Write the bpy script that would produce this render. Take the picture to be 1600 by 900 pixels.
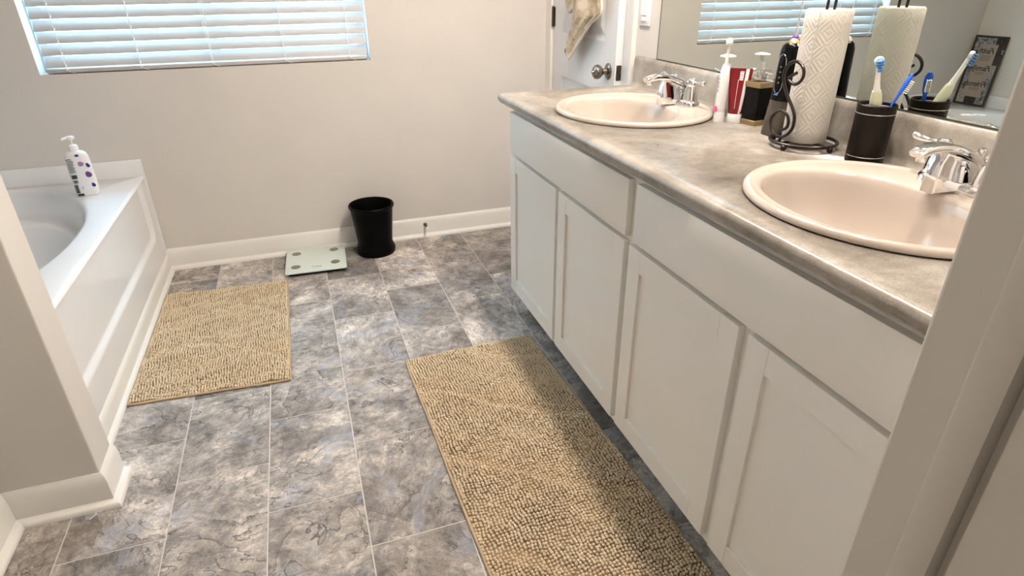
import bpy, bmesh, math, random
import numpy as np
from mathutils import Vector, Matrix
from math import sin, cos, pi, radians

random.seed(7); rng = np.random.default_rng(7)
S = bpy.context.scene
COL = S.collection
for o in list(bpy.data.objects): bpy.data.objects.remove(o)

# ---------------------------------------------------------------- camera
cam_d = bpy.data.cameras.new('camera'); cam = bpy.data.objects.new('camera', cam_d); COL.objects.link(cam)
yaw, pitch, roll, foc = 0.327181066, -0.473263962, -0.00898191, 944.42
f = Vector((sin(yaw)*cos(pitch), cos(yaw)*cos(pitch), sin(pitch)))
r = f.cross(Vector((0,0,1))).normalized(); u = r.cross(f)
r2 = r*cos(roll)+u*sin(roll); u2 = -r*sin(roll)+u*cos(roll)
cam.matrix_world = Matrix(((r2.x,u2.x,-f.x,0),(r2.y,u2.y,-f.y,0),(r2.z,u2.z,-f.z,1.3),(0,0,0,1)))
cam_d.sensor_width = 36; cam_d.lens = foc/1600*36; cam_d.clip_start = 0.02
S.camera = cam

# ---------------------------------------------------------------- sky (seen through the blind) and exposure
W = bpy.data.worlds.new('sky'); S.world = W; W.use_nodes = True
nt = W.node_tree; nt.nodes.clear()
wo = nt.nodes.new('ShaderNodeOutputWorld'); bg = nt.nodes.new('ShaderNodeBackground')
bg.inputs['Color'].default_value = (0.50, 0.79, 1.0, 1); bg.inputs['Strength'].default_value = 12.5
nt.links.new(bg.outputs[0], wo.inputs[0])
S.view_settings.view_transform = 'Standard'; S.view_settings.look = 'None'
S.view_settings.gamma = 1; S.view_settings.exposure = 0.0
LAMP = 380.0          # emission strength of the globe bulbs
BACK_FILL = 3.5          # unseen fill lamp added behind the doorway

# ---------------------------------------------------------------- materials
def lin(c):
    return tuple(((x/255)/12.92 if x/255 <= .04045 else ((x/255+.055)/1.055)**2.4) for x in c)
def base_mat(name, rough=.5, metal=0, spec=.5, color=(.8,.8,.8)):
    m = bpy.data.materials.new(name); m.use_nodes = True
    b = m.node_tree.nodes['Principled BSDF']
    b.inputs['Base Color'].default_value = (*color,1); b.inputs['Roughness'].default_value = rough
    b.inputs['Metallic'].default_value = metal; b.inputs['Specular IOR Level'].default_value = spec
    return m, m.node_tree, b
def N(nt, t, **k):
    n = nt.nodes.new(t)
    for a, v in k.items(): setattr(n, a, v)
    return n
def coords(nt, kind='Object', scale=(1,1,1)):
    tc = N(nt,'ShaderNodeTexCoord'); mp = N(nt,'ShaderNodeMapping'); mp.inputs['Scale'].default_value = scale
    nt.links.new(tc.outputs[kind], mp.inputs[0]); return mp.outputs[0]
def noise(nt, vec, scale, detail=5, rough=.5, dist=0):
    n = N(nt,'ShaderNodeTexNoise'); n.inputs['Scale'].default_value = scale; n.inputs['Detail'].default_value = detail
    n.inputs['Roughness'].default_value = rough; n.inputs['Distortion'].default_value = dist
    nt.links.new(vec, n.inputs['Vector']); return n.outputs['Fac']
def ramp(nt, fac, stops):
    n = N(nt,'ShaderNodeValToRGB'); e = n.color_ramp.elements
    while len(e) < len(stops): e.new(.5)
    for i,(p,c) in enumerate(stops): e[i].position = p; e[i].color = (*c,1) if len(c)==3 else c
    nt.links.new(fac, n.inputs[0]); return n.outputs[0]
def mixc(nt, fac, a, b, mode='MIX'):
    n = N(nt,'ShaderNodeMix', data_type='RGBA', blend_type=mode)
    for s, v in ((0,fac),(6,a),(7,b)):
        if isinstance(v,(int,float)): n.inputs[s].default_value = v
        elif isinstance(v,tuple): n.inputs[s].default_value = (*v,1)
        else: nt.links.new(v, n.inputs[s])
    return n.outputs[2]
def mth(nt, op, a, b=0.0, clamp=False):
    n = N(nt,'ShaderNodeMath', operation=op); n.use_clamp = clamp
    for s, v in ((0,a),(1,b)):
        if isinstance(v,(int,float)): n.inputs[s].default_value = v
        else: nt.links.new(v, n.inputs[s])
    return n.outputs[0]
def bump(nt, b, h, strength=.2, dist=.002):
    n = N(nt,'ShaderNodeBump'); n.inputs['Strength'].default_value = strength; n.inputs['Distance'].default_value = dist
    nt.links.new(h, n.inputs['Height']); nt.links.new(n.outputs[0], b.inputs['Normal']); return n
def simple(name, color, rough=.5, metal=0, spec=.5, bs=0, bscale=300, var=0.0):
    m, nt, b = base_mat(name, rough, metal, spec, color)
    v = coords(nt)
    if var:
        n = noise(nt, v, 4, 4)
        c = ramp(nt, n, [(.3,tuple(x*(1-var) for x in color)),(.7,tuple(min(1,x*(1+var)) for x in color))])
        nt.links.new(c, b.inputs['Base Color'])
    if bs: bump(nt, b, noise(nt, v, bscale, 3), bs, .001)
    return m

def paint(): 
    m = simple('wall_paint', (.66,.622,.580), .62, 0, .3, .10, 500, .02); return m
M = {}
M['wall'] = paint()
M['ceil'] = simple('ceiling_paint', (.86,.85,.83), .8, 0, .2, .1, 300)
M['trim'] = simple('white_trim_paint', (.80,.775,.73), .33, 0, .5, .03, 60, .015)
M['jamb'] = simple('greige_jamb_paint', (.60,.545,.475), .4, 0, .4, .05, 60, .015)
M['door'] = simple('white_door_paint', (.76,.77,.79), .38, 0, .5, .05, 90)
M['cab'] = simple('cabinet_thermofoil', (.86,.83,.775), .36, 0, .5, .06, 260, .015)
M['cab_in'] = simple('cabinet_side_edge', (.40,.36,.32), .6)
M['tub'] = simple('white_acrylic', (.80,.80,.805), .09, 0, .55, .012, 12, .008)
M['sink'] = simple('bisque_porcelain', (.49,.425,.37), .10, 0, .6)
M['chrome'] = simple('chrome', (.86,.86,.87), .05, 1)
M['nickel'] = simple('satin_nickel', (.25,.215,.18), .25, 1)
M['oldbrass'] = simple('aged_brass', (.14,.11,.08), .4, 1)
M['bronze'] = simple('dark_bronze', (.010,.007,.005), .42, .0, .16)
M['wire'] = simple('bronze_wire', (.03,.022,.02), .3, .6)
M['binblack'] = simple('black_plastic', (.0015,.0015,.0015), .42, 0, .08)
M['black'] = simple('gloss_black', (.003,.003,.003), .2, 0, .15)
M['smoke'] = simple('smoked_plastic', (.062,.05,.034), .12)
M['white'] = simple('white_plastic', (.85,.85,.85), .25)
M['mattewhite'] = simple('matte_white_plastic', (.80,.79,.80), .4)
M['plate'] = simple('switch_plastic', (.80,.80,.84), .3)
M['red'] = simple('red_tube', (.19,.005,.009), .25)
M['pink'] = simple('pink_grip', (.80,.12,.30), .35)
M['blue'] = simple('blue_plastic', (.015,.11,.62), .25)
M['green'] = simple('pale_green_plastic', (.66,.68,.50), .32)
M['bristle'] = simple('white_bristle', (.85,.85,.80), .6)
M['bluebristle'] = simple('blue_bristle', (.10,.33,.72), .6)
M['yellowbristle'] = simple('yellow_bristle', (.80,.70,.25), .6)
M['purple'] = simple('purple_collar', (.12,.03,.40), .3)
M['gold'] = simple('antique_gold', (.42,.31,.17), .38, .8, .5, .2, 80, .25)
M['silver'] = simple('silver_line', (.8,.8,.8), .2, 1)
M['padgrey'] = simple('brushed_contact', (.27,.26,.22), .4, .5)
M['ink'] = simple('printed_ink', (.03,.03,.035), .4)
M['inkgrey'] = simple('grey_ink', (.35,.35,.37), .4)
M['navy'] = simple('navy_print', (.02,.03,.22), .3)
M['plum'] = simple('plum_print', (.16,.06,.25), .3)
M['mauve'] = simple('mauve_print', (.33,.20,.38), .3)
M['scaleglass'] = simple('pale_green_glass', (.68,.76,.70), .06, 0, .7)
M['mirror'] = simple('mirror_silver', (.70,.73,.69), .0, 1)
M['mirror_edge'] = simple('mirror_edge', (.05,.06,.05), .3)
M['slat'] = simple('blind_slat', (.52,.495,.48), .33, 0, .5)
M['cord'] = simple('white_cord', (.85,.85,.85), .7)
M['vinyl'] = simple('window_vinyl', (.82,.84,.86), .35)
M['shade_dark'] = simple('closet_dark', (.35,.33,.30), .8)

# laminate counter: mottled taupe concrete look
m, nt, b = base_mat('counter_laminate', .26, 0, .5); v = coords(nt)
n1 = noise(nt, v, 5, 6, .6, .6); n2 = noise(nt, v, 38, 8, .7); n3 = noise(nt, v, 340, 2, .5)
c = ramp(nt, n1, [(.32,(.190,.165,.138)),(.5,(.30,.27,.235)),(.68,(.40,.37,.33))])
c = mixc(nt, .55, c, ramp(nt, n2, [(.3,(.36,.34,.31)),(.52,(.5,.5,.5)),(.75,(.66,.655,.64))]), 'OVERLAY')
c = mixc(nt, .35, c, ramp(nt, n3, [(.35,(.35,.35,.35)),(.65,(.62,.62,.62))]), 'OVERLAY')
nt.links.new(c, b.inputs['Base Color']); M['counter'] = m

# slate print floor tiles; every tile shifts the pattern
def slate():
    m, nt, b = base_mat('slate_tile', .40, 0, .5)
    g = N(nt,'ShaderNodeNewGeometry'); oi = N(nt,'ShaderNodeObjectInfo')
    sh = N(nt,'ShaderNodeVectorMath', operation='SCALE'); cb = N(nt,'ShaderNodeCombineXYZ')
    nt.links.new(oi.outputs['Random'], cb.inputs[0]); nt.links.new(oi.outputs['Random'], cb.inputs[2])
    cb.inputs[1].default_value = .37
    nt.links.new(cb.outputs[0], sh.inputs[0]); sh.inputs['Scale'].default_value = 61
    ad = N(nt,'ShaderNodeVectorMath', operation='ADD')
    nt.links.new(g.outputs['Position'], ad.inputs[0]); nt.links.new(sh.outputs[0], ad.inputs[1])
    # rotate grain per tile
    vr = N(nt,'ShaderNodeVectorRotate', rotation_type='Z_AXIS'); nt.links.new(ad.outputs[0], vr.inputs[0])
    nt.links.new(mth(nt,'MULTIPLY',oi.outputs['Random'],23.0), vr.inputs['Angle'])
    v = vr.outputs[0]
    mp = N(nt,'ShaderNodeMapping'); mp.inputs['Scale'].default_value = (1,1.7,1); nt.links.new(v, mp.inputs[0])
    big = noise(nt, v, 3.6, 5, .55, .6); mid = noise(nt, v, 13, 10, .72, .3)
    ridge = noise(nt, mp.outputs[0], 26, 9, .74, .5); fine = noise(nt, v, 150, 6, .8)
    c = ramp(nt, big, [(.30,(.165,.143,.128)),(.45,(.260,.233,.214)),(.58,(.385,.350,.322)),(.72,(.58,.53,.475))])
    c = mixc(nt, .55, c, ramp(nt, mid, [(.38,(.17,.16,.155)),(.5,(.50,.495,.49)),(.62,(.82,.80,.78))]), 'OVERLAY')
    c = mixc(nt, .65, c, ramp(nt, ridge, [(.36,(.22,.22,.22)),(.5,(.5,.5,.5)),(.64,(.76,.76,.76))]), 'OVERLAY')
    c = mixc(nt, .45, c, ramp(nt, fine, [(.36,(.25,.25,.25)),(.64,(.73,.73,.73))]), 'OVERLAY')
    # blue grey and brown patches
    bp = noise(nt, v, 4.6, 5, .6, 1.5)
    fb = ramp(nt, bp, [(.58,(0,0,0)),(.61,(.75,.75,.75))])
    c = mixc(nt, mth(nt,'MULTIPLY',fb,.48), c, (.30,.33,.41))
    br = noise(nt, v, 2.9, 4, .6, .5)
    fr = ramp(nt, br, [(.30,(.8,.8,.8)),(.42,(0,0,0))])
    c = mixc(nt, mth(nt,'MULTIPLY',fr,.5), c, (.29,.235,.18))
    # cleft lines: thin dark contour lines, broken up
    ct = mth(nt,'MULTIPLY', noise(nt, v, 5.0, 6, .53, .5), 11.0)
    fr_ = mth(nt,'FRACT', ct); stp = ramp(nt, fr_, [(.0,(0,0,0)),(.14,(1,1,1))])
    terr = mth(nt,'ADD', mth(nt,'SUBTRACT', ct, fr_), stp)
    ln = ramp(nt, fr_, [(0,(.2,.2,.2)),(.02,(1,1,1)),(.06,(.9,.9,.9)),(.13,(0,0,0))])
    gate = ramp(nt, noise(nt, v, 8, 4), [(.47,(0,0,0)),(.56,(1,1,1))])
    wn = N(nt,'ShaderNodeTexWhiteNoise', noise_dimensions='1D'); nt.links.new(mth(nt,'ADD', mth(nt,'SUBTRACT', ct, fr_), mth(nt,'MULTIPLY',oi.outputs['Random'],7.0)), wn.inputs['W'])
    band = mth(nt,'ADD', mth(nt,'MULTIPLY', wn.outputs['Value'], .6), mth(nt,'MULTIPLY', fr_, .4))  # gradient within each band paints slope shading into the colour
    c = mixc(nt, .8, c, ramp(nt, band, [(.1,(.36,.355,.35)),(.9,(.66,.655,.645))]), 'OVERLAY')
    crack = mth(nt,'MULTIPLY', ln, gate)
    c = mixc(nt, mth(nt,'MULTIPLY',crack,.72), c, (.06,.054,.052))
    hue = N(nt,'ShaderNodeHueSaturation'); nt.links.new(c, hue.inputs['Color'])
    nt.links.new(mth(nt,'ADD', mth(nt,'MULTIPLY',oi.outputs['Random'],.45), .86), hue.inputs['Value'])
    hue.inputs['Saturation'].default_value = .95
    nt.links.new(hue.outputs[0], b.inputs['Base Color'])
    h = mth(nt,'ADD', mth(nt,'MULTIPLY',ridge,.9), mth(nt,'MULTIPLY',mid,1.1))
    h = mth(nt,'ADD', h, mth(nt,'MULTIPLY',terr,.30))
    h = mth(nt,'SUBTRACT', h, mth(nt,'MULTIPLY',crack,.25))
    h = mth(nt,'ADD', h, mth(nt,'MULTIPLY',fine,.18))
    bump(nt, b, h, .6, .008)
    nt.links.new(ramp(nt, mid, [(.3,(.34,.34,.34)),(.7,(.5,.5,.5))]), b.inputs['Roughness'])
    return m
M['slate'] = slate()
M['grout'] = simple('tile_grout', (.62,.59,.55), .7, 0, .3)

# chenille rugs
def chenille(name, a, b_, bsz):
    m, nt, b = base_mat(name, .95, 0, .1); v = coords(nt)
    n = noise(nt, v, bsz, 3, .6); n2 = noise(nt, v, 5, 4, .6)
    c = ramp(nt, n, [(.3,a),(.7,b_)])
    c = mixc(nt, .5, c, ramp(nt, n2, [(.3,(.40,.40,.40)),(.7,(.58,.58,.58))]), 'OVERLAY')
    nt.links.new(c, b.inputs['Base Color']); bump(nt, b, noise(nt, v, 1400, 2), .5, .001)
    b.inputs['Sheen Weight'].default_value = .25
    return m
M['pile'] = chenille('tan_chenille', (.60,.47,.31), (.84,.70,.505), 160)
M['rugbase'] = simple('rug_backing', (.25,.17,.10), .95, 0, .1, .4, 500, .2)  # dark brown puts the shade between nubs into the backing colour
M['hem'] = simple('rug_hem', (.50,.37,.24), .9, 0, .1, .5, 700, .1)
# towel
m, nt, b = base_mat('tan_terry', .95, 0, .1); v = coords(nt)
c = ramp(nt, noise(nt, v, 14, 4, .6), [(.42,(.74,.64,.50)),(.54,(.52,.41,.28)),(.66,(.40,.30,.20))])
c = mixc(nt, .8, c, ramp(nt, noise(nt, v, 420, 2, .6), [(.35,(.25,.25,.25)),(.62,(.75,.75,.75))]), 'OVERLAY')
nt.links.new(c, b.inputs['Base Color']); bump(nt, b, noise(nt, v, 500, 3), 1, .004); M['terry'] = m
M['terryhem'] = simple('cream_hem', (.78,.70,.58), .9, 0, .1, .4, 600)
M['darktag'] = simple('dark_tag', (.04,.045,.07), .8)
# paper towel with embossed diamonds
m, nt, b = base_mat('paper_towel', .9, 0, .15, (.63,.60,.55))
tc = N(nt,'ShaderNodeTexCoord'); sp = N(nt,'ShaderNodeSeparateXYZ'); nt.links.new(tc.outputs['UV'], sp.inputs[0])
def tri(x, p): return mth(nt,'ABSOLUTE', mth(nt,'SUBTRACT', mth(nt,'FRACT', mth(nt,'DIVIDE', x, p)), .5))
dist = mth(nt,'ADD', tri(sp.outputs[0], .052), tri(sp.outputs[1], .060))
wv = mth(nt,'SINE', mth(nt,'MULTIPLY', dist, 30.0))
nb = N(nt,'ShaderNodeTexNoise'); nb.inputs['Scale'].default_value = 300; nt.links.new(tc.outputs['UV'], nb.inputs['Vector'])
hh = mth(nt,'ADD', mth(nt,'MULTIPLY', wv, .5), nb.outputs[0]); bump(nt, b, hh, .35, .0016); M['paper'] = m
# slatey picture mats
def stonepatch(name, a, bb):
    m, nt, b = base_mat(name, .5, 0, .4); v = coords(nt)
    c = ramp(nt, noise(nt, v, 34, 6, .7, 2.0), [(.38,a),(.5,tuple((x+y)/2 for x,y in zip(a,bb))),(.62,bb)])
    nt.links.new(c, b.inputs['Base Color']); return m
M['patch_dark'] = stonepatch('dark_marble_print', (.012,.012,.013), (.05,.045,.045))
M['patch_grey'] = stonepatch('grey_marble_print', (.04,.042,.05), (.38,.39,.42))
M['patch_light'] = stonepatch('pale_stone_print', (.19,.19,.18), (.40,.39,.36))
M['taupe'] = simple('taupe_card', (.36,.30,.25), .6, 0, .3, 0, 1, .08)
M['frame'] = simple('espresso_frame', (.035,.024,.018), .3)
# window glass
m = bpy.data.materials.new('window_glass'); m.use_nodes = True; nt = m.node_tree; nt.nodes.clear()
o_ = N(nt,'ShaderNodeOutputMaterial'); t_ = N(nt,'ShaderNodeBsdfTransparent'); g_ = N(nt,'ShaderNodeBsdfGlossy'); x_ = N(nt,'ShaderNodeMixShader')
g_.inputs['Roughness'].default_value = .02; x_.inputs[0].default_value = .06
t_.inputs[0].default_value = (.95,.98,1,1)
nt.links.new(t_.outputs[0], x_.inputs[1]); nt.links.new(g_.outputs[0], x_.inputs[2]); nt.links.new(x_.outputs[0], o_.inputs[0]); M['glass'] = m
def clearmat(name, col, tr):
    m = bpy.data.materials.new(name); m.use_nodes = True; nt = m.node_tree; b = nt.nodes['Principled BSDF']
    b.inputs['Base Color'].default_value = (*col,1); b.inputs['Roughness'].default_value = .08
    b.inputs['Transmission Weight'].default_value = tr; b.inputs['IOR'].default_value = 1.4; return m
M['clear'] = clearmat('clear_plastic', (.93,.94,.95), .85)
def emit(name, col, s):
    m = bpy.data.materials.new(name); m.use_nodes = True; nt = m.node_tree; b = nt.nodes['Principled BSDF']
    b.inputs['Base Color'].default_value = (.9,.9,.9,1)
    b.inputs['Emission Color'].default_value = (*col,1); b.inputs['Emission Strength'].default_value = s; return m
M['globe'] = emit('lit_globe', (1,.885,.78), LAMP)
M['panel'] = emit('fill_diffuser', (1,.83,.62), BACK_FILL)

# ---------------------------------------------------------------- mesh helpers
def obj(name, bm, mat, parent=None, smooth=True, loc=None, angle=35):
    me = bpy.data.meshes.new(name)
    if isinstance(bm, bmesh.types.BMesh): bm.normal_update(); bm.to_mesh(me); bm.free()
    else: me.from_pydata(*bm); me.update()
    me.materials.append(mat)
    if smooth:
        me.shade_smooth()
        try: me.set_sharp_from_angle(angle=radians(angle))
        except Exception: pass
    o = bpy.data.objects.new(name, me); COL.objects.link(o)
    if loc: o.location = loc
    if parent: o.parent = parent
    return o
def empty(name, loc=(0,0,0), rz=0):
    o = bpy.data.objects.new(name, None); COL.objects.link(o); o.location = loc; o.rotation_euler = (0,0,rz)
    o.empty_display_size = .05; return o
def tag(o, label=None, cat=None, group=None, kind=None):
    for k, v in (('label',label),('category',cat),('group',group),('kind',kind)):
        if v: o[k] = v
    return o
def struct(o, label=None): return tag(o, label, None, None, 'structure')
def box(bm, x0,x1,y0,y1,z0,z1, bev=0, seg=1):
    g = bmesh.ops.create_cube(bm, size=1)['verts']
    for v in g: v.co = Vector(((x0+x1)/2+v.co.x*(x1-x0),(y0+y1)/2+v.co.y*(y1-y0),(z0+z1)/2+v.co.z*(z1-z0)))
    if bev:
        es = list({e for v in g for e in v.link_edges})
        bmesh.ops.bevel(bm, geom=es, offset=bev, segments=seg, affect='EDGES', profile=.5)
    return bm
def bx(*a, **k): return box(bmesh.new(), *a, **k)
def lathe(bm, prof, n=32, c=(0,0,0), sx=1, sy=1, cap=True):
    rings = []
    for rr, z in prof:
        rings.append([bm.verts.new((c[0]+rr*cos(2*pi*i/n)*sx, c[1]+rr*sin(2*pi*i/n)*sy, c[2]+z)) for i in range(n)])
    for a, b in zip(rings, rings[1:]):
        for i in range(n): bm.faces.new((a[i],a[(i+1)%n],b[(i+1)%n],b[i]))
    if cap:
        if prof[0][0] > 1e-5: bm.faces.new(rings[0][::-1])
        if prof[-1][0] > 1e-5: bm.faces.new(rings[-1])
    bmesh.ops.remove_doubles(bm, verts=[v for g in rings for v in g], dist=1e-6)
    return bm
def frames(pts):
    P = [Vector(p) for p in pts]; T = []
    for i in range(len(P)):
        a = P[max(0,i-1)]; b = P[min(len(P)-1,i+1)]; T.append((b-a).normalized())
    n = T[0].orthogonal().normalized(); out = []
    for i, t in enumerate(T):
        n = (n - t*n.dot(t)).normalized(); out.append((P[i], t, n, t.cross(n)))
    return out
def tube(bm, pts, rad, n=10, closed=False, flat=1.0):
    fr = frames(pts); rings = []
    if closed:
        P = [Vector(p) for p in pts]; L = len(P)
        ax = Vector((0,0,1)) 
        fr = []
        for i in range(L):
            t = (P[(i+1)%L]-P[i-1]).normalized(); a = t.cross(ax).normalized(); fr.append((P[i],t,a,t.cross(a)))
    for i,(p,t,a,b) in enumerate(fr):
        rr = rad[i] if hasattr(rad,'__len__') else rad
        rings.append([bm.verts.new(p + a*rr*cos(2*pi*k/n) + b*rr*flat*sin(2*pi*k/n)) for k in range(n)])
    pairs = list(zip(rings, rings[1:])) + ([(rings[-1],rings[0])] if closed else [])
    for a, b in pairs:
        for k in range(n): bm.faces.new((a[k],a[(k+1)%n],b[(k+1)%n],b[k]))
    if not closed: bm.faces.new(rings[0][::-1]); bm.faces.new(rings[-1])
    return bm
def spline(pts, k=6):
    P = [Vector(p) for p in pts]; out = []
    for i in range(len(P)-1):
        a = P[max(0,i-1)]; b = P[i]; c = P[i+1]; d = P[min(len(P)-1,i+2)]
        for j in range(k):
            t = j/k
            out.append(.5*((2*b)+(c-a)*t+(2*a-5*b+4*c-d)*t*t+(3*b-a-3*c+d)*t**3))
    out.append(P[-1]); return out
def prism(bm, poly, axis, a0, a1, bev=0, seg=2):
    """poly of 2-D points extruded along axis ('x','y','z')."""
    def P(p, a):
        return {'x':(a,p[0],p[1]),'y':(p[0],a,p[1]),'z':(p[0],p[1],a)}[axis]
    A = [bm.verts.new(P(p,a0)) for p in poly]; B = [bm.verts.new(P(p,a1)) for p in poly]; n = len(poly)
    fs = [bm.faces.new(A), bm.faces.new(B[::-1])]
    for i in range(n): fs.append(bm.faces.new((A[i],B[i],B[(i+1)%n],A[(i+1)%n])))
    bmesh.ops.recalc_face_normals(bm, faces=fs)
    if bev:
        es = [e for e in fs[0].edges]+[e for e in fs[1].edges]
        bmesh.ops.bevel(bm, geom=es, offset=bev, segments=seg, affect='EDGES', profile=.5)
    return bm
def sweep(prof, path):
    """closed profile (offset out of the wall, height) along a mitred floor path; the room lies to the right of the path."""
    bm = bmesh.new(); P = [Vector((p[0],p[1])) for p in path]; rings = []
    for i in range(len(P)):
        ds = []
        if i > 0: ds.append((P[i]-P[i-1]).normalized())
        if i < len(P)-1: ds.append((P[i+1]-P[i]).normalized())
        ns = [Vector((d.y,-d.x)) for d in ds]
        if len(ns) == 1: m = ns[0]
        else:
            m = (ns[0]+ns[1]); m = m/ (m.dot(ns[0]))
        rings.append([bm.verts.new((P[i].x+m.x*o, P[i].y+m.y*o, z)) for o, z in prof])
    n = len(prof)
    for a, b in zip(rings, rings[1:]):
        for k in range(n): bm.faces.new((a[k],a[(k+1)%n],b[(k+1)%n],b[k]))
    bm.faces.new(rings[0]); bm.faces.new(rings[-1][::-1])
    bmesh.ops.recalc_face_normals(bm, faces=bm.faces[:]); return bm
BASE = [(0,0),(.031,0),(.031,.006),(.029,.012),(.024,.017),(.017,.020),(.013,.022),(.013,.084),(.011,.090),(.010,.098),(.006,.104),(.003,.110),(0,.110)]

def rrect(w, h, rad, z, n=8, c=(0,0)):
    return [(c[0]+sx_*(w-rad)+rad*cos(a0+pi/2*i/n), c[1]+sy_*(h-rad)+rad*sin(a0+pi/2*i/n), z) for sx_,sy_,a0 in ((1,1,0),(-1,1,pi/2),(-1,-1,pi),(1,-1,3*pi/2)) for i in range(n+1)]
def loft(rings, cap=True):
    bm = bmesh.new(); R_ = [[bm.verts.new(p) for p in q] for q in rings]; n = len(R_[0])
    for a, b_ in zip(R_, R_[1:]):
        for k in range(n): bm.faces.new((a[k],a[(k+1)%n],b_[(k+1)%n],b_[k]))
    if cap: bm.faces.new(R_[0][::-1]); bm.faces.new(R_[-1])
    bmesh.ops.recalc_face_normals(bm, faces=bm.faces[:]); return bm

# ---------------------------------------------------------------- the setting
YW, XR, XL, ZC = 3.192, 1.299, -1.88, 2.44
GX, GY, TW, TL = 0.0, 1.1466, .2535, .4102
fl = struct(obj('floor', bx(-2.0,1.6,-1.3,3.3,-.03,-.0012), M['grout'], smooth=False), 'grey stone look tile floor with thin pale joints')
# tiles: one mesh for full tiles, a few cut ones
full = None
cnt = 0
for ci in range(-4, 6):
    x0, x1 = GX+ci*TW, GX+(ci+1)*TW
    off = 0 if ci % 2 == 0 else TL/2
    for j in range(-4, 6):
        y0, y1 = GY+off+j*TL, GY+off+(j+1)*TL
        cx0, cx1 = max(x0,-.90), min(x1,XR); cy0, cy1 = max(y0,-.2), min(y1,YW)
        if cx1-cx0 < .03 or cy1-cy0 < .03: continue
        g = .0017
        isfull = abs(cx1-cx0-TW)<1e-4 and abs(cy1-cy0-TL)<1e-4
        if isfull and full is not None:
            o = full.copy(); COL.objects.link(o); o.location = (x0,y0,0); o.parent = fl
        else:
            o = obj('tile', bx(cx0+g-x0,cx1-g-x0,cy0+g-y0,cy1-g-y0,-.004,0,bev=.0007), M['slate'], fl, smooth=False, loc=(x0,y0,0))
            if isfull: full = o
        cnt += 1

# far wall with the window hole
WX0, WX1, WZ0, WZ1 = -1.018, .364, .951, 2.06
def wall_hole(x0,x1,z0,z1,hx0,hx1,hz0,hz1,y0,y1):
    bm = bmesh.new()
    for a in ((x0,hx0,z0,z1),(hx1,x1,z0,z1),(hx0,hx1,z0,hz0),(hx0,hx1,hz1,z1)): box(bm, a[0],a[1],y0,y1,a[2],a[3])
    return bm
struct(obj('wall_back', wall_hole(XL-.1,XR+.35,0,ZC,WX0,WX1,WZ0,WZ1,YW,YW+.13), M['wall'], smooth=False), 'greige painted wall under and around the window')
struct(obj('wall_left', bx(XL-.1,XL,1.54,YW,0,ZC), M['wall'], smooth=False), 'greige wall behind the bathtub')
struct(obj('wall_tub_end', bx(XL,-.67,1.54,1.66,0,ZC,bev=.004,seg=2), M['wall'], smooth=False), 'greige wall stub at the near end of the bathtub')
struct(obj('wall_near_left', bx(-1.0,-.90,-1.3,1.54,0,ZC), M['wall'], smooth=False), 'greige wall in the left foreground corner')
bm = bmesh.new()
DY0, DY1, DZ = 2.365, 3.128, 2.05
box(bm, XR,XR+.11,.2,DY0,0,ZC); box(bm, XR,XR+.11,DY1,YW,0,ZC); box(bm, XR,XR+.11,DY0,DY1,DZ,ZC)
struct(obj('wall_right', bm, M['wall'], smooth=False), 'greige wall behind the mirror and vanity')
struct(obj('wall_near_right', bx(.563,1.9,.21,.345,0,ZC), M['wall'], smooth=False), 'greige wall at the right of the doorway')
struct(obj('wall_entry_right', bx(1.8,1.9,-1.3,.21,0,ZC), M['wall'], smooth=False))
struct(obj('wall_entry_back', bx(-1.0,1.9,-1.4,-1.3,0,ZC), M['wall'], smooth=False))
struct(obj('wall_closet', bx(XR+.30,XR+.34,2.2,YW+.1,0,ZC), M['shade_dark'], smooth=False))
struct(obj('ceiling', bx(-2.0,1.95,-1.4,3.35,ZC,ZC+.05), M['ceil'], smooth=False))

# door jamb boards at the right edge of the picture
JX = .546
jp = [(JX+.004,.350),(JX+.0012,.3488),(JX,.345),(JX,.300),(JX-.0015,.2975),(JX-.0085,.2955),(JX-.0105,.292),(JX-.0105,.267),(JX-.0075,.262),(JX+.012,.2615),(JX+.012,.250),(JX-.002,.2485),(JX-.002,.18),(JX+.03,.18),(JX+.03,.350)]
bm = prism(bmesh.new(), jp, 'z', 0, 2.1)
struct(obj('trim_1', bm, M['jamb'], angle=50), 'greige door jamb with stop moulding in the right foreground')

# baseboards
struct(obj('baseboard_back', sweep(BASE, [(-.745,YW),(XR,YW)]), M['trim']), 'white baseboard with shoe moulding along the far wall')
struct(obj('baseboard_tub_end', sweep(BASE, [(-.90,1.54),(-.67,1.54),(-.67,1.66)]), M['trim']), 'white baseboard wrapping the wall stub beside the tub')
struct(obj('baseboard_near_left', sweep(BASE, [(-.90,-1.2),(-.90,1.54)]), M['trim']), 'white baseboard at the bottom left corner')
TB = [(0,0),(.024,0),(.024,.008),(.020,.014),(.012,.018),(.010,.020),(.010,.066),(.007,.076),(.003,.084),(0,.087)]
struct(obj('baseboard_tub', sweep(TB, [(-.745,1.66),(-.745,YW)]), M['trim']), 'white trim board along the foot of the tub')

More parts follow.
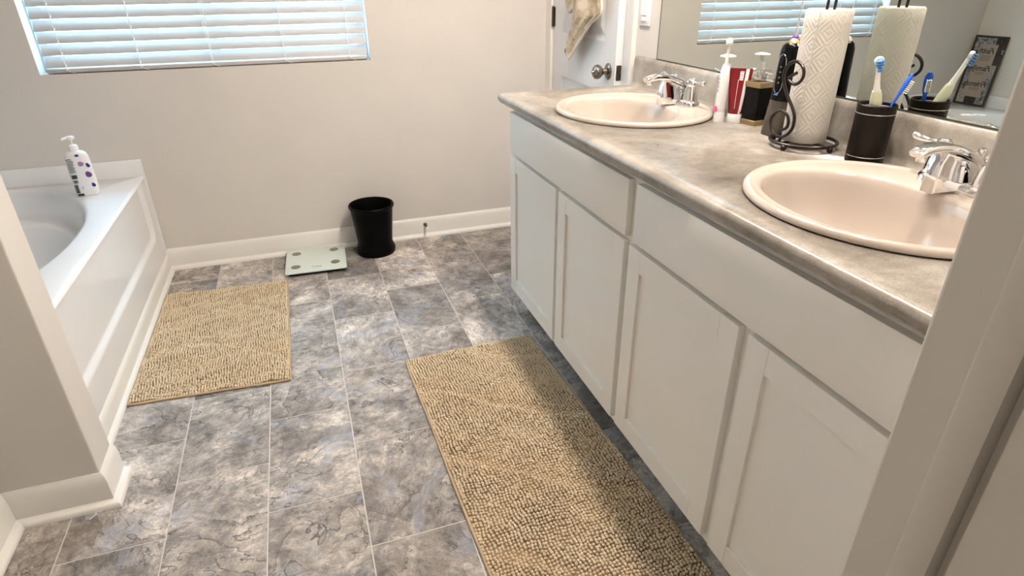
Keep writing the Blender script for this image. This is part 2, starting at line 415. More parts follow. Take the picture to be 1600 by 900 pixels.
# window and blind
win = struct(empty('window_1', ((WX0+WX1)/2,YW,WZ0)), 'window behind the white slatted blind')
def child_abs(o, par):      # keep world coordinates while parenting
    o.parent = par; o.matrix_parent_inverse = par.matrix_basis.inverted(); return o
bm = bmesh.new()
for a in ((WX0,WX0+.04,WZ0,WZ1),(WX1-.04,WX1,WZ0,WZ1),(WX0+.04,WX1-.04,WZ0,WZ0+.045),(WX0+.04,WX1-.04,WZ1-.045,WZ1),((WX0+WX1)/2-.02,(WX0+WX1)/2+.02,WZ0+.045,WZ1-.045)):
    box(bm, a[0],a[1],YW+.085,YW+.125,a[2],a[3],bev=.003)
child_abs(obj('window_frame', bm, M['vinyl']), win)
for a in ((WX0+.04,(WX0+WX1)/2-.02),((WX0+WX1)/2+.02,WX1-.04)):
    child_abs(obj('pane', bx(a[0],a[1],YW+.103,YW+.107,WZ0+.045,WZ1-.045), M['glass'], smooth=False), win)
BX0, BX1, BY = -.992, .352, YW+.030
blind = tag(empty('window_blind', ((BX0+BX1)/2,BY,WZ0)), 'white horizontal slat blind hanging in the window', 'blind')
tilt = radians(56); pit = .0475; sw = .0255
bm = bmesh.new(); prof = []
for k in range(7):
    s = -1+2*k/6; prof.append((s*sw, .0022*(1-s*s)))
top = [(a, b+.0013) for a, b in prof]; bot = [(a, b-.0013) for a, b in prof][::-1]
pl = top+bot
pl = [(a*cos(tilt)-b*sin(tilt), a*sin(tilt)+b*cos(tilt)) for a, b in pl]   # (y, z): room edge low
slat0 = obj('slat', prism(bmesh.new(), pl, 'x', BX0, BX1), M['slat'], angle=60)
z0s = WZ0+.047
nsl = 21
for i in range(nsl):
    o = slat0 if i == 0 else slat0.copy()
    if i: COL.objects.link(o)
    o.location = (0, BY, z0s+i*pit); o.parent = blind; o.matrix_parent_inverse = blind.matrix_basis.inverted()
child_abs(obj('bottom_rail', bx(BX0,BX1,BY-.026,BY+.024,WZ0+.004,WZ0+.021,bev=.004,seg=3), M['slat']), blind)
child_abs(obj('head_rail', bx(BX0,BX1,BY-.03,BY+.03,WZ1-.055,WZ1-.002,bev=.003), M['slat']), blind)
for cx in (-.915,-.632,-.027,.268):
    bm = bmesh.new()
    for dy in (-.0275*cos(tilt)-.012, .012+.0275*cos(tilt)):
        tube(bm, [(cx,BY+dy,WZ0+.012+j*.1) for j in range(11)], .0016, 6)
    for i in range(nsl):
        tube(bm, [(cx,BY-.027,z0s+i*pit-.022),(cx,BY+.026,z0s+i*pit+.016)], .0011, 5)
    child_abs(obj('ladder_cord', bm, M['cord']), blind)
bm = bmesh.new()
tube(bm, [(-.345+.004*sin(j*1.3),BY-.029,WZ0+.012+j*.05) for j in range(21)], .0013, 6)
tube(bm, [(-.336,BY-.028,WZ0+.012+j*.1) for j in range(11)], .0011, 6)
child_abs(obj('lift_cord', bm, M['cord']), blind)
for cx in (-.915,-.632,-.34,-.027,.268):
    child_abs(obj('cord_loop', tube(bmesh.new(), spline([(cx-.006,BY-.028,WZ0+.021),(cx+.004,BY-.031,WZ0+.015),(cx+.018,BY-.029,WZ0+.006),(cx+.030,BY-.026,WZ0+.003)],4), .0013, 6), M['cord']), blind)

# ---------------------------------------------------------------- door in the right wall
dr = struct(empty('door_1', (XR+.0,3.115,0), 0), 'white panelled door standing slightly ajar')
DA = radians(2.5); DW = .742
dr.rotation_euler = (0,0,-DA)      # leaf along local -y, room face at local x=0, thickness to +x
pan = [(.115,DW-.115,.24,.855),(.115,DW-.115,1.058,1.93)]
def leaf():
    bm = bmesh.new(); xs=0
    ys = [0,.115,DW-.115,DW]; zs = [.012,.24,.855,1.058,1.93,2.035]
    for i in range(3):
        for j in range(5):
            if i == 1 and j in (1,3): continue
            v = [bm.verts.new((0,-a,b_)) for a, b_ in ((ys[i],zs[j]),(ys[i],zs[j+1]),(ys[i+1],zs[j+1]),(ys[i+1],zs[j]))]
            bm.faces.new(v)
    bmesh.ops.remove_doubles(bm, verts=bm.verts[:], dist=1e-5)
    # back and edges
    A = [bm.verts.new((x_, -y_, z_)) for x_, y_, z_ in ((0,0,.012),(0,DW,.012),(0,DW,2.035),(0,0,2.035),(.035,0,.012),(.035,DW,.012),(.035,DW,2.035),(.035,0,2.035))]
    for q in ((4,5,6,7),(0,1,5,4),(1,2,6,5),(2,3,7,6),(3,0,4,7)): bm.faces.new([A[k] for k in q])
    bmesh.ops.recalc_face_normals(bm, faces=bm.faces[:]); return bm
obj('door_leaf', leaf(), M['door'], dr, smooth=False)
for (a0,a1,z0,z1) in pan:
    bm = bmesh.new(); rings = []
    for d, x_ in ((0,0),(.010,.009),(.020,.011),(.030,.009),(.055,.002),(.060,.002)):
        rings.append([bm.verts.new((x_,-yy,zz)) for yy, zz in ((a0+d,z0+d),(a1-d,z0+d),(a1-d,z1-d),(a0+d,z1-d))])
    for a, b_ in zip(rings, rings[1:]):
        for k in range(4): bm.faces.new((a[k],a[(k+1)%4],b_[(k+1)%4],b_[k]))
    bm.faces.new(rings[-1]); bmesh.ops.recalc_face_normals(bm, faces=bm.faces[:])
    for f_ in bm.faces:
        if f_.normal.x > .2: f_.normal_flip()
    obj('panel', bm, M['door'], dr, smooth=False)
def axis_lathe(prof, loc, axis, n=28, name='x', mat=None, par=None, sx=1, sy=1):
    bm = lathe(bmesh.new(), prof, n, sx=sx, sy=sy)
    rot = {'-x':Matrix.Rotation(-pi/2,4,'Y'),'-y':Matrix.Rotation(pi/2,4,'X'),'x':Matrix.Rotation(pi/2,4,'Y')}[axis]
    bmesh.ops.transform(bm, matrix=Matrix.Translation(Vector(loc))@rot, verts=bm.verts[:])
    return obj(name, bm, mat, par)
kn = axis_lathe([(0,0),(.034,0),(.034,.003),(.026,.009),(.013,.012),(.011,.028),(.020,.033),(.0275,.042),(.030,.052),(.027,.062),(.018,.069),(.006,.072),(.004,.078),(0,.079)], (0,-(DW-.062),.944), '-x', 32, 'door_knob', M['nickel'], dr)
kn['label'] = 'round satin nickel knob'
lp = obj('latch_plate', bx(.0065,.0285,-DW-.0016,-DW,.944-.030,.944+.030,bev=.002), M['oldbrass'], dr)
obj('latch_bolt', prism(bmesh.new(), [(.011,-DW),(.024,-DW),(.024,-DW-.005),(.013,-DW-.010)], 'z', .937,.951), M['nickel'], lp)
for hz in (.22,1.125,1.86):
    bm = tube(bmesh.new(), [(-.007,.004,hz-.045),(-.007,.004,hz+.045)], .006, 12)
    box(bm, -.003,.0,-.014,.004,hz-.045,hz+.045); box(bm, -.003,.0,.004,.018,hz-.045,hz+.045)
    tube(bm, [(-.007,.004,hz+.045),(-.007,.004,hz+.050)], .0045, 10)
    obj('hinge', bm, M['oldbrass'], dr)
# casing around it
CAS = lambda y0, y1: [(XR,y0),(XR-.016,y0),(XR-.018,y0+(y1-y0)*.12),(XR-.013,y0+(y1-y0)*.3),(XR-.010,y0+(y1-y0)*.9),(XR-.006,y1),(XR,y1)]
struct(obj('trim_2', prism(bmesh.new(), CAS(2.275,2.358), 'z', 0, 2.12), M['trim']), 'white door casing beside the light switch')
struct(obj('trim_3', prism(bmesh.new(), [(XR,3.132),(XR-.012,3.134),(XR-.014,3.17),(XR-.016,YW),(XR,YW)], 'z', 0, 2.12), M['trim']), 'white door casing strip in the far corner')
struct(obj('trim_4', bx(XR+.002,XR+.10,DY0,DY0+.004,0,DZ), M['door'], smooth=False))
struct(obj('trim_5', bx(XR+.002,XR+.10,DY1-.004,DY1,0,DZ), M['trim'], smooth=False))
struct(obj('trim_6', bx(XR-.014,XR,2.358,3.13,2.05,2.12), M['trim'], smooth=False))

# ---------------------------------------------------------------- bathtub
tub = tag(empty('bathtub', (-1.31,2.42,0)), 'white acrylic garden bathtub with oval basin in the left corner', 'bathtub')
TX0, TX1, TY0, TY1, TZ = XL+.002, -.742, 1.662, YW-.002, .49
bm = bmesh.new(); NN = 128; cx, cy = -1.31, 2.42
def rectpt(a):
    dx, dy = cos(a), sin(a); t = 1e9
    if dx > 0: t = min(t,(TX1-cx)/dx)
    if dx < 0: t = min(t,(TX0-cx)/dx)
    if dy > 0: t = min(t,(TY1-cy)/dy)
    if dy < 0: t = min(t,(TY0-cy)/dy)
    return cx+dx*t, cy+dy*t
angs = sorted([2*pi*i/NN for i in range(NN)]+[math.atan2(yy-cy,xx-cx)%(2*pi) for xx in (TX0,TX1) for yy in (TY0,TY1)])
def sup(a, A, B, n):
    c_, s_ = cos(a), sin(a)
    # choose the point in this direction
    rr = (abs(c_/A)**n+abs(s_/B)**n)**(-1/n); return cx+c_*rr, cy+s_*rr
rings = []
rings.append([bm.verts.new((*rectpt(a), TZ-.012)) for a in angs])
def shrink(p, d):
    return (min(max(p[0],TX0+d),TX1-d), min(max(p[1],TY0+d),TY1-d))
rings.append([bm.verts.new((*shrink(rectpt(a),.004), TZ-.003)) for a in angs])
rings.append([bm.verts.new((*shrink(rectpt(a),.011), TZ)) for a in angs])
for A, B, n, z in ((.490,.715,2.15,TZ),(.482,.707,2.15,TZ-.001),(.474,.699,2.15,TZ-.006),(.467,.692,2.15,TZ-.018),(.456,.680,2.15,TZ-.070),(.446,.664,2.2,TZ-.115),(.430,.640,2.2,TZ-.128),(.414,.618,2.2,TZ-.124),(.398,.592,2.25,TZ-.135),(.380,.565,2.3,TZ-.18),(.345,.50,2.4,TZ-.30),(.31,.46,2.5,TZ-.385),(.24,.38,2.5,TZ-.415),(.10,.2,2.2,TZ-.42)):
    rings.append([bm.verts.new((*sup(a,A,B,n), z)) for a in angs])
L = len(angs)
for a, b_ in zip(rings, rings[1:]):
    for k in range(L): bm.faces.new((a[k],a[(k+1)%L],b_[(k+1)%L],b_[k]))
bm.faces.new(rings[-1]); bmesh.ops.recalc_face_normals(bm, faces=bm.faces[:])
if sum(f_.normal.z*f_.calc_area() for f_ in bm.faces) < 0: bmesh.ops.reverse_faces(bm, faces=bm.faces[:])
child_abs(obj('shell', bm, M['tub'], angle=60), tub)
# apron with a recessed rounded panel
bm = bmesh.new(); ny, nz = 150, 60; grid = []
def sst(t): t = min(1,max(0,t)); return t*t*(3-2*t)
for i in range(ny+1):
    row = []
    for j in range(nz+1):
        y = TY0+(TY1-TY0)*i/ny; z = .0+(TZ-.012)*j/nz
        # signed distance to rounded rect y in [TY0-.2, TY1-.10], z in [.20, .62]
        hy0, hy1, hz0, hz1, rad = TY0-.2, TY1-.085, .198, .75, .06
        qx = abs(y-(hy0+hy1)/2)-(hy1-hy0)/2+rad; qz = abs(z-(hz0+hz1)/2)-(hz1-hz0)/2+rad
        sd = math.hypot(max(qx,0),max(qz,0))+min(max(qx,qz),0)-rad
        d = .014*sst(-sd/.022+.0)
        d += .010*sst((z-(TZ-.055))/.03)*0
        row.append(bm.verts.new((TX1-.004-d + .004*sst((z-(TZ-.03))/.02), y, z)))
    grid.append(row)
for i in range(ny):
    for j in range(nz): bm.faces.new((grid[i][j],grid[i+1][j],grid[i+1][j+1],grid[i][j+1]))
bmesh.ops.recalc_face_normals(bm, faces=bm.faces[:])
if sum(f_.normal.x for f_ in bm.faces) < 0: bmesh.ops.reverse_faces(bm, faces=bm.faces[:])
child_abs(obj('apron', bm, M['tub'], angle=60), tub)
# tiling flange up the walls
bm = bmesh.new()
box(bm, XL+.001,-.744,YW-.014,YW-.001,TZ-.01,.567,bev=.003,seg=2)
box(bm, XL+.001,XL+.014,1.662,YW-.014,TZ-.01,.567,bev=.003,seg=2)
child_abs(obj('flange', bm, M['tub']), tub)
child_abs(obj('edge_strip', prism(bmesh.new(), [(YW-.010,.088),(YW-.001,.088),(YW-.001,.567),(YW-.010,.560)], 'x', -.747, -.737, bev=.002), M['tub']), tub)

# ---------------------------------------------------------------- vanity
van = tag(empty('vanity_cabinet', (1.02,1.29,0)), 'long white double vanity cabinet with four shaker doors', 'cabinet')
VY0, VY1 = .352, 2.215; XF = .745
bm = bmesh.new()
box(bm, XF+.018,XF+.037,VY0,VY1,.09,.870); box(bm, XF+.037,1.296,VY0,VY0+.016,.09,.870); box(bm, XF+.037,1.296,VY1-.016,VY1,.09,.870)
box(bm, XF+.037,1.296,VY0+.016,VY1-.016,.09,.106); box(bm, 1.288,1.296,VY0+.016,VY1-.016,.106,.870)
child_abs(obj('body', bm, M['cab'], smooth=False), van)
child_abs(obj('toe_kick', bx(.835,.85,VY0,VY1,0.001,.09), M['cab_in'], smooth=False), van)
def pt(name, bm, mat, par=van, **k): return child_abs(obj(name, bm, mat, **k), par)
for (y0,y1) in ((1.283,2.203),(.352,1.243)):
    pt('drawer_front', bx(XF,XF+.018,y0,y1,.703,.855,bev=.0015,seg=2), M['cab'])
def door(y0,y1):
    z0, z1, w = .113, .690, .058
    d = empty('door', (XF,y0,z0)); child_abs(d, van); bpy.context.view_layer.update()
    def cp(name, bm):
        o = obj(name, bm, M['cab']); o.parent = d
        o.matrix_parent_inverse = Matrix.Translation(Vector((XF,y0,z0))).inverted()
    for a, b_ in ((y0,y0+w),(y1-w,y1)): cp('stile', bx(XF,XF+.019,a+.0002,b_-.0002,z0,z1,bev=.0012))
    for a, b_ in ((z0,z0+w),(z1-w,z1)): cp('rail', bx(XF+.0003,XF+.019,y0+w,y1-w,a,b_,bev=.0008))
    cp('panel', bx(XF+.008,XF+.014,y0+w-.004,y1-w+.004,z0+w-.004,z1-w+.004))
for y0,y1 in ((1.745,2.205),(1.283,1.722),(.818,1.257),(.354,.790)): door(y0,y1)

# countertop with rolled front edge, cut for the two sinks
SX, SA, SB = 1.012, .268, .243
CY0, CY1, ct = .350, 2.240, .917
prof = [(1.297,ct-.038),(.735,ct-.038),(.722,ct-.034),(.713,ct-.026),(.710,ct-.015),(.7125,ct-.006),(.719,ct-.0015),(.729,ct),(1.262,ct),(1.270,ct+.0015),(1.276,ct+.006),(1.279,ct+.015),(1.279,ct+.092),(1.281,ct+.101),(1.286,ct+.107),(1.297,ct+.108)]
bm = prism(bmesh.new(), [(p[0],p[1]) for p in prof], 'y', CY0, CY1)
co = obj('countertop', bm, M['counter'], angle=40)
cutters = []
for sy in (1.765,.80):
    bm2 = lathe(bmesh.new(), [(1,-.1),(1,.05)], 64, c=(SX,sy,ct), sx=SB-.018, sy=SA-.018)
    bmesh.ops.recalc_face_normals(bm2, faces=bm2.faces[:])
    cu = obj('cut', bm2, M['counter']); cutters.append(cu)
    md = co.modifiers.new('b','BOOLEAN'); md.operation = 'DIFFERENCE'; md.object = cu; md.solver = 'EXACT'
dg = bpy.context.evaluated_depsgraph_get(); bpy.context.view_layer.update()
newme = bpy.data.meshes.new_from_object(co.evaluated_get(dg)); co.modifiers.clear(); co.data = newme
for cu in cutters: bpy.data.objects.remove(cu)
tag(co, 'taupe mottled laminate vanity top with low backsplash', 'countertop')

def sink(sy, label):
    root = tag(empty('sink', (SX,sy,ct)), label, 'sink', 'bisque oval drop-in sinks')
    bm = bmesh.new(); rg = []
    # (scale of the half axes, x shift, z)
    P_ = [(0.985,0,.0005),(1.0,0,.003),(1.0,0,.007),(.992,0,.0115),(.975,0,.0145),(.955,0,.0150),(.935,0,.0135),(.915,0,.0115),
          (.90,0,.0112)]
    for s_, sh_, z in P_: rg.append([(s_*SB*cos(2*pi*i/96), s_*SA*sin(2*pi*i/96), z) for i in range(96)])
    # bowl: oval shifted to the front, leaving a faucet deck behind
    for bx_, by_, sh_, z in ((.168,.228,-.044,.0112),(.161,.221,-.044,.009),(.156,.215,-.044,.002),(.152,.210,-.044,-.012),(.142,.197,-.043,-.050),(.124,.172,-.040,-.090),(.096,.135,-.034,-.118),(.055,.08,-.024,-.132),(.022,.022,-.015,-.136)):
        rg.append([(sh_+bx_*cos(2*pi*i/96), by_*sin(2*pi*i/96), z) for i in range(96)])
    R_ = [[bm.verts.new(p) for p in q] for q in rg]
    for a, b_ in zip(R_, R_[1:]):
        for k in range(96): bm.faces.new((a[k],a[(k+1)%96],b_[(k+1)%96],b_[k]))
    bmesh.ops.recalc_face_normals(bm, faces=bm.faces[:])
    if sum(f_.normal.z*f_.calc_area() for f_ in bm.faces) < 0: bmesh.ops.reverse_faces(bm, faces=bm.faces[:])
    obj('basin', bm, M['sink'], root, angle=70)
    obj('drain', lathe(bmesh.new(), [(.024,-.1365),(.024,-.134),(.018,-.1335),(.016,-.136),(0,-.136)], 24, c=(-.015,0,0)), M['chrome'], root)
    return root
sink(1.765, 'bisque oval sink nearer the door, beside the red toothpaste tube')
sink(.80, 'bisque oval sink in front of the bronze toothbrush cup')

def faucet(sy, label):
    root = tag(empty('faucet', (1.19,sy,ct+.0112)), label, 'faucet', 'chrome two handle faucets')
    # base plate: stadium along y
    bm = bmesh.new(); rg = []
    for off, z in ((0,0),(0,.012),(-.003,.0165),(-.008,.019)):
        ring = []
        for i in range(48):
            a = 2*pi*i/48; yy = (.052 if sin(a) > 0 else -.052); ring.append(bm.verts.new(((.030+off)*cos(a), yy+(.030+off)*sin(a), z)))
        rg.append(ring)
    for a, b_ in zip(rg, rg[1:]):
        for k in range(48): bm.faces.new((a[k],a[(k+1)%48],b_[(k+1)%48],b_[k]))
    bm.faces.new(rg[-1]); bm.faces.new(rg[0][::-1]); obj('base_plate', bm, M['chrome'], root)
    # body: a wedge, narrow nose and broad back, with the arched spout bar above it
    pts_ = [(.034,.003),(.030,.020),(.016,.042),(-.008,.058),(-.040,.070),(-.070,.078),(-.080,.060),(-.084,.034),(-.084,.002)]
    bm = prism(bmesh.new(), pts_, 'y', -.021, .021, bev=.004, seg=3)
    for v in bm.verts:
        v.co.y *= float(np.interp(v.co.x, [-.10,-.06,0,.034], [.62,.80,1.15,1.3]))*(1.06-.28*min(1,max(0,v.co.z/.08)))
    obj('spout_body', bm, M['chrome'], root, angle=32)
    P_ = spline([(.031,0,.010),(.024,0,.036),(.006,0,.058),(-.022,0,.074),(-.060,0,.0855),(-.098,0,.0885),(-.126,0,.084),(-.138,0,.079)],5)
    bm = bmesh.new(); rg = []
    for i, p in enumerate(P_):
        a_ = P_[max(0,i-1)]; c_ = P_[min(len(P_)-1,i+1)]; t_ = (c_-a_).normalized(); nn = Vector((t_.z,0,-t_.x))
        if nn.z < 0: nn = -nn
        q_ = i/(len(P_)-1); hw = float(np.interp(q_,[0,.3,.75,1],[.024,.0205,.0165,.0145])); th_ = float(np.interp(q_,[0,.3,.8,1],[.006,.0095,.0085,.006]))
        rg.append([bm.verts.new(p+Vector((0,1,0))*y_+nn*z_) for y_, z_ in [(e[0],e[1]) for e in rrect(hw,th_,min(hw,th_)*.75,0,4)]])
    n_ = len(rg[0])
    for a_, b_ in zip(rg, rg[1:]):
        for k in range(n_): bm.faces.new((a_[k],a_[(k+1)%n_],b_[(k+1)%n_],b_[k]))
    bm.faces.new(rg[0][::-1]); bm.faces.new(rg[-1]); bmesh.ops.recalc_face_normals(bm, faces=bm.faces[:])
    obj('spout', bm, M['chrome'], root, angle=45)
    obj('aerator', lathe(bmesh.new(), [(.009,-.006),(.0095,.0),(.0095,.008)], 20, c=(-.122,0,.071)), M['chrome'], root)
    # lift rod
    obj('lift_rod', lathe(bmesh.new(), [(.003,0),(.003,.045),(.0045,.048),(.0085,.058),(.0075,.063),(0,.065)], 16, c=(.036,0,.012)), M['chrome'], root)
    for s_ in (1,-1):
        h = obj('handle', lathe(bmesh.new(), [(.024,.016),(.0235,.026),(.021,.045),(.0165,.058),(.0155,.062),(.018,.065),(.0185,.071),(.016,.079),(.010,.085),(0,.087)], 28, c=(0,s_*.052,0)), M['chrome'], root)
        Q_ = spline([(0,s_*.052,.073),(0,s_*.066,.0765),(0,s_*.082,.0765),(0,s_*.100,.0765),(0,s_*.114,.0785),(0,s_*.121,.081)], 5)
        bm = bmesh.new(); rg = []; L_ = len(Q_)
        for i, p in enumerate(Q_):
            q_ = i/(L_-1); hw = float(np.interp(q_,[0,.25,.45,.85,.95,1],[.010,.0065,.0065,.0098,.0085,.003])); th_ = float(np.interp(q_,[0,.25,.4,.8,.93,1],[.007,.0045,.0045,.0075,.0065,.002]))
            rg.append([bm.verts.new(p+Vector((hw*cos(2*pi*k/16),0,th_*sin(2*pi*k/16)))) for k in range(16)])
        for a_, b_ in zip(rg, rg[1:]):
            for k in range(16): bm.faces.new((a_[k],a_[(k+1)%16],b_[(k+1)%16],b_[k]))
        bm.faces.new(rg[0][::-1]); bm.faces.new(rg[-1]); bmesh.ops.recalc_face_normals(bm, faces=bm.faces[:])
        obj('lever', bm, M['chrome'], h, angle=60)
    return root
faucet(1.762, 'chrome faucet with lever handles on the sink near the door')
faucet(.795, 'chrome faucet with lever handles on the nearer sink beside the bronze cup')

# mirror
mr = tag(empty('wall_mirror', (1.293,1.2,1.028)), 'large frameless wall mirror resting on the backsplash', 'mirror')
pt('glass', bx(1.293,1.2965,.36,2.098,1.029,2.02), M['mirror'], mr, smooth=False)
pt('edge', bx(1.2925,1.2985,.36,2.102,1.0255,1.029), M['mirror_edge'], mr, smooth=False)
pt('side_edge', bx(1.2925,1.2985,2.098,2.1015,1.029,2.02), M['mirror_edge'], mr, smooth=False)

# switch
sw_ = tag(empty('light_switch', (XR,2.213,1.135)), 'white rocker light switch on the wall left of the mirror', 'light switch')
pt('cover_plate', bx(XR-.007,XR,2.175,2.252,1.135,1.255,bev=.003,seg=2), M['plate'], sw_)
pt('dimmer', bx(XR-.011,XR-.006,2.198,2.230,1.152,1.168,bev=.001), M['plate'], sw_)
pt('rocker', bx(XR-.012,XR-.006,2.196,2.231,1.170,1.236,bev=.002), M['plate'], sw_)

# ---------------------------------------------------------------- rugs
def rug(name, corner, ex, ey, Lx, Ly, nx, ny, label, phase):
    """corner = far left corner, ex = unit vector along width, ey = unit vector toward the camera."""
    root = tag(empty(name, (corner[0],corner[1],0)), label, 'rug')
    ex = Vector((*ex,0)).normalized(); ey = Vector((*ey,0)).normalized()
    def H(a, b): return .0016*sin(a*23+b*9+phase)+.0018*sin(b*31+a*11+phase*2)+.0012*sin(a*47-b*38)
    # backing
    bm = bmesh.new(); g = []
    K, Q = 24, 40
    for i in range(K+1):
        g.append([bm.verts.new(ex*(Lx*i/K)+ey*(Ly*j/Q)+Vector((0,0,.0075+.5*H(Lx*i/K,Ly*j/Q)))) for j in range(Q+1)])
    for i in range(K):
        for j in range(Q): bm.faces.new((g[i][j],g[i][j+1],g[i+1][j+1],g[i+1][j]))
    bmesh.ops.recalc_face_normals(bm, faces=bm.faces[:])
    ret = bmesh.ops.extrude_face_region(bm, geom=bm.faces[:])
    for e in ret['geom']:
        if isinstance(e, bmesh.types.BMVert): e.co.z = .0008
    bmesh.ops.recalc_face_normals(bm, faces=bm.faces[:])
    obj('backing', bm, M['rugbase'], root)
    # stitched hem
    bm = bmesh.new(); loop = []
    C4 = [(0,0),(Lx,0),(Lx,Ly),(0,Ly)]
    for k in range(4):
        a, b_ = C4[k], C4[(k+1)%4]
        for i in range(30):
            t = i/30; x_, y_ = a[0]+(b_[0]-a[0])*t, a[1]+(b_[1]-a[1])*t
            w = .0012*sin(t*17+k*2+phase)
            loop.append(ex*(x_+w)+ey*(y_+w)+Vector((0,0,.0052)))
    tube(bm, loop, .0046, 8, closed=True); obj('hem', bm, M['hem'], root)
    # pile nubs
    bmi = bmesh.new(); bmesh.ops.create_icosphere(bmi, subdivisions=1, radius=1); bmi.verts.ensure_lookup_table()
    bmi.verts.index_update()
    V0 = np.array([v.co[:] for v in bmi.verts]); F0 = np.array([[v.index for v in f_.verts] for f_ in bmi.faces]); bmi.free()
    px, py = Lx/nx, Ly/ny; VS = []; FS = []; k = 0
    exn = np.array(ex[:]); eyn = np.array(ey[:])
    for i in range(nx):
        for j in range(ny):
            a = (i+.5)*px; b_ = (j+.5)*py
            # wandering rows
            wa = a+.0022*sin(b_*38+phase+3*sin(a*9))+.0016*sin(b_*90+a*30); wb = b_+.0030*sin(a*33+phase*3+2*sin(b_*7))+.0022*sin(a*80+b_*21)
            wa += rng.normal(0,.0007); wb += rng.normal(0,.0009)
            wa = min(max(wa,.006),Lx-.006); wb = min(max(wb,.006),Ly-.006)
            # creases: a few bands where the pile parts
            cr = sin(b_*17+3.0*sin(a*5+phase)+phase*4); crease = .0042*max(0,cr-.88)/.12
            sc = 1+rng.normal(0,.08)
            rx, ry, rz = px*(.46-60*crease*.0)*sc, py*.50*sc, .0062*sc
            z = .0105+H(a,b_)+rng.normal(0,.0007)-crease
            th = rng.normal(0,.25)
            v = V0*np.array([rx,ry,rz]); vx = v[:,0]*cos(th)-v[:,1]*sin(th); vy = v[:,0]*sin(th)+v[:,1]*cos(th)
            tlt = rng.normal(0,.25)
            P_ = np.outer(wa+vx,exn)+np.outer(wb+vy,eyn); P_[:,2] = z+v[:,2]+vy*tlt
            P_[:,2] = np.maximum(P_[:,2], .002)
            VS.append(P_); FS.append(F0+k*len(V0)); k += 1
    VS = np.vstack(VS); FS = np.vstack(FS)
    o = obj('pile', (VS.tolist(), [], FS.tolist()), M['pile'], root, angle=180); o['kind'] = 'stuff'
    return root
rug('bath_mat', (-.716,2.862), (1,-.062), (0,-1), .532, .853, 58, 74, 'small tan chenille bath mat lying beside the tub', .7)
rug('runner_rug', (.233,1.953), (1,.030), (.030,-1), .505, 1.52, 50, 148, 'long tan chenille runner on the floor along the vanity', 2.1)

# ---------------------------------------------------------------- waste bin, scale, door stop
tag(obj('waste_bin', lathe(bmesh.new(), [(0,.004),(.086,.0),(.098,.003),(.102,.012),(.1015,.030),(.094,.046),(.0905,.058),(.091,.075),(.0955,.12),(.1015,.18),(.107,.235),(.1085,.250),(.114,.2535),(.1165,.259),(.116,.265),(.1125,.269),(.1075,.2675),(.104,.260),(.100,.18),(.092,.10),(.086,.02),(0,.015)], 56, c=(.272,3.062,0)), M['binblack']), 'black waste bin with flared rim against the far wall', 'waste bin')

sc = tag(empty('bathroom_scale', (-.040,3.018,0), radians(-2.5)), 'pale green glass bathroom scale left of the black bin', 'scale')
obj('body', bx(-.135,.135,-.135,.135,.002,.017,bev=.006,seg=3), M['binblack'], sc)
obj('platform', loft([rrect(.146,.150,.012,.017),rrect(.148,.152,.013,.018),rrect(.148,.152,.013,.0235),rrect(.146,.150,.012,.0245)]), M['scaleglass'], sc)
for px, py in ((-.098,.088),(.092,.096),(-.098,-.082),(.094,-.070)):
    obj('contact_pad', lathe(bmesh.new(), [(.023,.0245),(.023,.0253),(.0215,.0255),(0,.0255)], 28, c=(px,py,0)), M['padgrey'], sc)
bm = bmesh.new()
for i in range(13):
    w = .0022+.0015*random.random(); x_ = -.024+i*.0042; h_ = random.choice((.003,.005,.007)); yy = -.098+.004*sin(i*.5)
    box(bm, x_-w/2,x_+w/2,yy-h_/2,yy+h_/2,.02452,.0248)
box(bm,-.018,.022,-.1125,-.1112,.02452,.0247)
o = obj('printed_mark', bm, M['ink'], sc, smooth=False); o['label'] = 'tiny dark printing'
ds = tag(empty('door_stop', (.566,3.178,.074)), 'small metal spring door stop on the far baseboard right of the bin', 'door stop')
axis_lathe([(0,0),(.010,0),(.010,.003),(.006,.006),(.0045,.012),(.0045,.014),(0,.014)], (0,0,0), '-y', 16, 'mount', M['oldbrass'], ds)
hel = [(.0045*cos(t*.9), -.012-.045*t/60, .0045*sin(t*.9)) for t in range(60)]
obj('spring', tube(bmesh.new(), hel, .0013, 6), M['nickel'], ds)
o = axis_lathe([(0,0),(.006,.001),(.0075,.006),(.006,.014),(0,.016)], (0,-.055,0), '-y', 14, 'rubber_tip', M['white'], ds); o['label'] = 'white tip'
tag(obj('thread_scrap', tube(bmesh.new(), spline([(-.712,1.487,.002),(-.700,1.500,.003),(-.705,1.512,.002),(-.690,1.506,.004),(-.680,1.520,.002),(-.668,1.518,.0015)],5), .0011, 6), M['cord']), 'tiny white thread scrap on the floor by the wall stub', 'thread')

# ---------------------------------------------------------------- lotion bottle on the tub
lb = tag(empty('lotion_bottle', (-.912,2.950,TZ), radians(8)), 'white pump lotion bottle with purple petals on the tub rim', 'bottle')
def el(w, d, z, n=44, p=2.8, c=(0,0)):
    out = []
    for i in range(n):
        a = 2*pi*i/n; ca, sa = cos(a), sin(a)
        out.append((c[0]+w*math.copysign(abs(ca)**(2/p),ca), c[1]+d*math.copysign(abs(sa)**(2/p),sa), z))
    return out
obj('bottle_body', loft([el(.041,.024,0),el(.044,.027,.004),el(.0445,.0275,.05),el(.044,.027,.13),el(.0425,.026,.160),el(.039,.024,.174),el(.031,.021,.183),el(.020,.017,.187,p=2.2),el(.015,.015,.189,p=2)]), M['mattewhite'], lb)
obj('collar', lathe(bmesh.new(), [(.0165,.187),(.017,.189),(.017,.206),(.0155,.211),(.010,.214),(.0045,.215)], 28), M['white'], lb)
